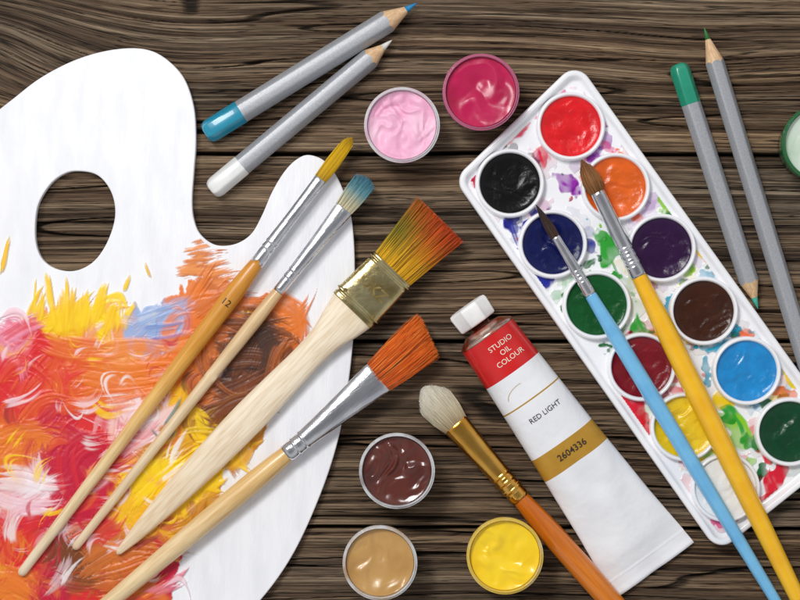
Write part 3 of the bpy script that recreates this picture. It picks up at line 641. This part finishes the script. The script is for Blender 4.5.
for q in [(518,240,9,18,-20,'blue',1.1,.95),(512,224,6,10,0,'blue',1.1,.9),(527,264,10,14,-30,'blue',1.2,.95),(541,279,14,8,30,'blue',1.1,.95),(524,212,9,5,0,'blk',1.2,.6),
 (566,183,12,7,30,'pur',1.1,.9),(576,190,5,5,0,'pur',1,.9),(592,162,6,10,30,'pur',1.1,.8),(604,146,9,4,30,'pink',1,.7),(634,143,6,4,48,'pur',1,.9),
 (608,254,9,20,-30,'grn',1.1,.95),(600,243,10,7,0,'grn',1.1,.9),(616,274,6,10,-20,'grn',1,.9),(590,262,8,4,-20,'dgrn',1.1,.85),(566,304,4,14,0,'dgrn',1.1,.8),(608,346,15,6,15,'dgrn',1.1,.9),(640,322,9,13,-20,'grn',1.1,.9),(657,341,9,6,30,'yel',1.1,.85),
 (675,206,8,17,-35,'lime',1.1,.95),(668,216,8,6,0,'grn',1.1,.9),(685,222,5,8,0,'yel',1,.9),(704,246,7,21,-32,'yel',1.1,.95),(713,264,5,9,-20,'org',1,.8),(690,285,8,6,0,'brn',1.1,.7),
 (632,410,10,23,-40,'red',1.1,.95),(618,394,8,10,0,'red',1.1,.9),(646,424,7,11,-40,'red',1.1,.9),(657,448,4,11,0,'org',1.1,.85),(668,397,12,5,15,'dred',1.1,.85),(610,372,4,10,0,'dred',1.1,.7),
 (738,422,12,24,-25,'lime',1.1,.95),(729,410,11,10,0,'grn',1.1,.9),(752,442,12,8,20,'grn',1.1,.9),(720,400,9,9,0,'yel',1.1,.9),(716,444,8,10,0,'yel',1.1,.85),(712,347,13,6,-10,'teal',1.1,.9),(736,332,12,5,-10,'teal',1.1,.9),(707,374,5,12,0,'teal',1.1,.85),
 (776,484,9,21,25,'red',1.1,.95),(768,502,12,6,-10,'red',1.1,.95),(762,470,5,9,0,'dgrn',1.1,.85),(796,376,8,12,-30,'yel',1.1,.9),(784,393,11,5,10,'org',1.1,.85),(697,463,13,5,-20,'yel',1.1,.85),(746,460,9,5,0,'lime',1.1,.7),(702,502,4,10,-10,'pink',1.1,.6),(735,526,16,5,-28,'pink',1.1,.45),(651,287,9,5,0,'pur',1.1,.6)]: B(*q)
for q in [(614,118,634,140,6,'pur'),(560,180,572,186,5,'pur'),(504,136,530,112,4,'red'),(486,158,500,146,5,'dred'),(510,220,520,250,6,'blue'),(522,256,536,280,5,'blue'),(604,238,610,262,7,'grn'),(610,258,618,280,4,'grn'),(586,266,596,258,3,'dgrn'),(668,194,682,220,5,'grn'),(698,232,710,262,5,'yel'),(600,344,618,350,4,'dgrn'),(636,312,646,334,5,'grn'),(620,392,644,428,6,'red'),(650,440,660,462,3,'org'),(728,404,744,436,7,'grn'),(736,412,754,440,6,'lime'),(704,350,722,344,4,'teal'),(728,334,744,330,3,'teal'),(768,468,782,498,6,'red'),(790,366,800,388,4,'yel'),(538,148,544,166,4,'red')]: run(*q,bend=rng.normal(0,2))
for i in range(90):
    x=rng.uniform(0,1);y=rng.uniform(0,1); px=465+x*118+y*270; py=178-x*110+y*370; k=list(T)[rng.integers(len(T))]
    r=rng.uniform(.8,2.6); B(px,py,r,r*rng.uniform(.6,2.0),rng.uniform(-60,60),k,.8,rng.uniform(.5,.95))
inn=[(v[0],v[1]) for v in rounded(cor,.17,.11,0)]; m=inpoly(tl.X,tl.Y,inn)
for x,y,c,nm in pans:
    q=P(x,y,TR); m&=((tl.X-q.x)**2+(tl.Y-q.y)**2>.335**2)
splm=attr_mat('wet_watercolour_splash',rough=.25,coat=.3)
o=tl.build('tray_splash_source',m.astype(float),splm,tray,ht=.006)
with bpy.context.temp_override(active_object=to,object=to,selected_objects=[to,o],selected_editable_objects=[to,o]): bpy.ops.object.join()

# ================= TUBE
a=P(487,335,.3); b2=P(655,571,.1); d=b2-a
tube=link(bpy.data.objects.new('paint_tube',None)); tube.empty_display_size=.1
tube.location=(a.x,a.y,0); tube.rotation_euler=(0,0,math.atan2(d.y,d.x)); tag(tube,'white oil paint tube with red and gold label on wood','paint tube')
def TA(s): return float(np.interp(s,[0,.4,1.3,2.2,2.72,2.9],[.30,.315,.365,.425,.475,.488]))
def TB(s): return float(np.interp(s,[0,.4,.9,1.5,2.0,2.5,2.72,2.75,2.9],[.285,.275,.25,.20,.145,.07,.028,.02,.018]))
def tz(s,y):
    a_=TA(s); b_=TB(s); q=max(0,1-(abs(y)/a_)**2)**.5
    w=.012*math.sin(s*3.1+y*4)*min(1,s)*(1 if s<2.6 else .2)+ .03*(float(vnoise(np.array([s*2.3+5]),np.array([y*5+9]),3)[0])-.5)*2*min(1,max(0,s-.5))
    return b_*1.0+b_*q+ w*q
def matf(s):
    if s<.0: return 0
    if s<.43: return 1
    if .74<s<.755: return 2
    if 1.27<s<1.52: return 2
    return 0
svals=sorted(set([round(v,4) for v in list(np.linspace(0,2.9,90))+[.005,.43,.74,.755,1.27,1.52,2.72,2.735,2.75]]))
N=64;V=[];F=[];M=[]
for s_ in svals:
    for k in range(N):
        t=2*math.pi*k/N; y=TA(s_)*math.cos(t)
        z_= tz(s_,y) if math.sin(t)>=0 else TB(s_)*(1+math.sin(t))
        if 2.72<s_<2.78 and math.sin(t)>.0: z_+=.012
        V.append((s_,y,z_))
for i in range(len(svals)-1):
    for k in range(N):
        F.append([i*N+k,(i+1)*N+k,(i+1)*N+(k+1)%N,i*N+(k+1)%N]); M.append(matf((svals[i]+svals[i+1])/2))
F.append([(len(svals)-1)*N+k for k in range(N)][::-1]); M.append(0)
mb=MB(); mb.add(V,F,M,True)
def put(txt,size,s_,yo,mat,off=0.):
    v,f_=text_geo(txt,size,off); VV=[]
    for q in v:
        yy=q[0]+yo; ss=s_-q[1]; VV.append((ss,yy,tz(ss,yy)+.006))
    mb.add(VV,f_,mat,False)
put('STUDIO',.075,.13,.05,3,0);put('OIL',.075,.215,.05,3,0);put('COLOUR',.075,.30,.05,3,0)
put('RED LIGHT',.074,.93,.02,4,0);put('2604336',.094,1.395,.02,4,.0008)
rad=.17;VV=[];FF=[]
for k in range(25):
    t=math.pi*(.05+.5*k/24)
    for rr in(rad,rad+.005):
        ss=.66-rr*math.sin(t)*.6; yy=-.04-rr*math.cos(t); VV.append((ss,yy,tz(ss,yy)+.005))
for k in range(24): FF.append([2*k,2*k+1,2*k+3,2*k+2])
mb.add(VV,FF,2,False)
tw_=plain('white_tube_enamel',srgb(246,246,248),.28,col2=srgb(239,239,243),coat=.3,nscale=2,bumps=(2.2,.4,.08))
tr_=plain('red_label',srgb(216,28,28),.28,col2=srgb(206,22,24),coat=.3)
tg_=plain('gold_print',srgb(204,154,56),.4,.3,col2=srgb(192,142,46))
tx1=plain('cream_lettering',srgb(245,235,215),.5); tx2=plain('dark_lettering',srgb(48,38,34),.5)
mb.obj('tube_body',[tw_,tr_,tg_,tx1,tx2],tube)
mb=MB(); zc=.285
loft(mb,[(-.16,.10,.10,zc),(-.10,.105,.105,zc),(-.095,.13,.13,zc),(-.085,.2,.2,zc),(-.03,.285,.272,zc),(-.012,.303,.288,zc),(.006,.305,.29,zc)],64); mb.obj('shoulder',[plain('crimped_aluminium',srgb(216,190,176),.25,.9,bumps=(12,.2,.01),col2=srgb(214,96,60),nscale=5,lo=.45,hi=.6)],tube)
mb=MB(); V=[];F=[];n=96
capr=[(-.14,.12),(-.145,.2),(-.16,.215),(-.32,.225),(-.345,.215),(-.355,.17),(-.335,.15),(-.335,.02)]
for s_,r_ in capr:
    for k in range(n):
        t=2*math.pi*k/n; g=1-.10*(abs(math.cos(t*4))**.6 if r_>.18 else 0)
        V.append((s_,r_*g*math.cos(t),zc+r_*g*math.sin(t)))
for i in range(len(capr)-1):
    for k in range(n): F.append([i*n+k,i*n+(k+1)%n,(i+1)*n+(k+1)%n,(i+1)*n+k])
F.append([(len(capr)-1)*n+k for k in range(n)]); mb.add(V,F,0,True); mb.obj('cap',[plain('white_cap_plastic',srgb(246,244,242),.35)],tube)

# ================= LIGHT / CAMERA
w=bpy.data.worlds.new('World'); scene.world=w; w.use_nodes=True; nt=w.node_tree; bg=nt.nodes['Background']
tc=nt.nodes.new('ShaderNodeTexCoord'); sp=nt.nodes.new('ShaderNodeSeparateXYZ'); cr=nt.nodes.new('ShaderNodeValToRGB')
nt.links.new(tc.outputs['Generated'],sp.inputs[0]); nt.links.new(sp.outputs['Z'],cr.inputs[0]); nt.links.new(cr.outputs[0],bg.inputs[0])
e=cr.color_ramp.elements
e[0].position=0; e[0].color=(.25,.26,.29,1); e[1].position=1; e[1].color=(.38,.39,.41,1)
q=e.new(.45); q.color=(.95,.96,.98,1); q=e.new(.8); q.color=(.9,.92,.96,1); q=e.new(.95); q.color=(.45,.46,.48,1)
bg.inputs[1].default_value=.56
su=bpy.data.lights.new('sun','SUN'); su.energy=1.12; su.angle=math.radians(11); su.color=(1,.985,.96)
dirv=Vector((-.5,.62,1.15)).normalized()
so=link(bpy.data.objects.new('sun',su)); so.rotation_euler=dirv.to_track_quat('Z','Y').to_euler()
ar=bpy.data.lights.new('added_softbox','AREA'); ar.shape='RECTANGLE'; ar.size=4.5; ar.size_y=3; ar.energy=540; ao=link(bpy.data.objects.new('added_softbox',ar))  # added area lamp, out of view, for highlights on glossy paint and metal
ad=Vector((-.28,.42,1)).normalized(); ao.location=ad*13; ao.rotation_euler=ad.to_track_quat('Z','Y').to_euler()
cam=bpy.data.cameras.new('camera'); co=link(bpy.data.objects.new('camera',cam)); co.location=(0,0,H); cam.sensor_width=36; cam.lens=36*H/8.0; cam.clip_end=200
scene.camera=co
scene.view_settings.view_transform='Standard'; scene.view_settings.look='None'
for o in list(scene.objects):
    if o.type=='MESH' and o.name.split('.')[0] in('handle','ferrule','tube_body','barrel','dipped_end','sharpened_wood','lead','shoulder','cap','cup','paint','pan'):
        bm=bmesh.new(); bm.from_mesh(o.data)
        if o.name.split('.')[0] not in('tube_body',): bmesh.ops.recalc_face_normals(bm,faces=[f for f in bm.faces if f.smooth])
        for f_ in bm.faces:
            if len(f_.verts)>8: f_.smooth=False
        bm.to_mesh(o.data); bm.free()
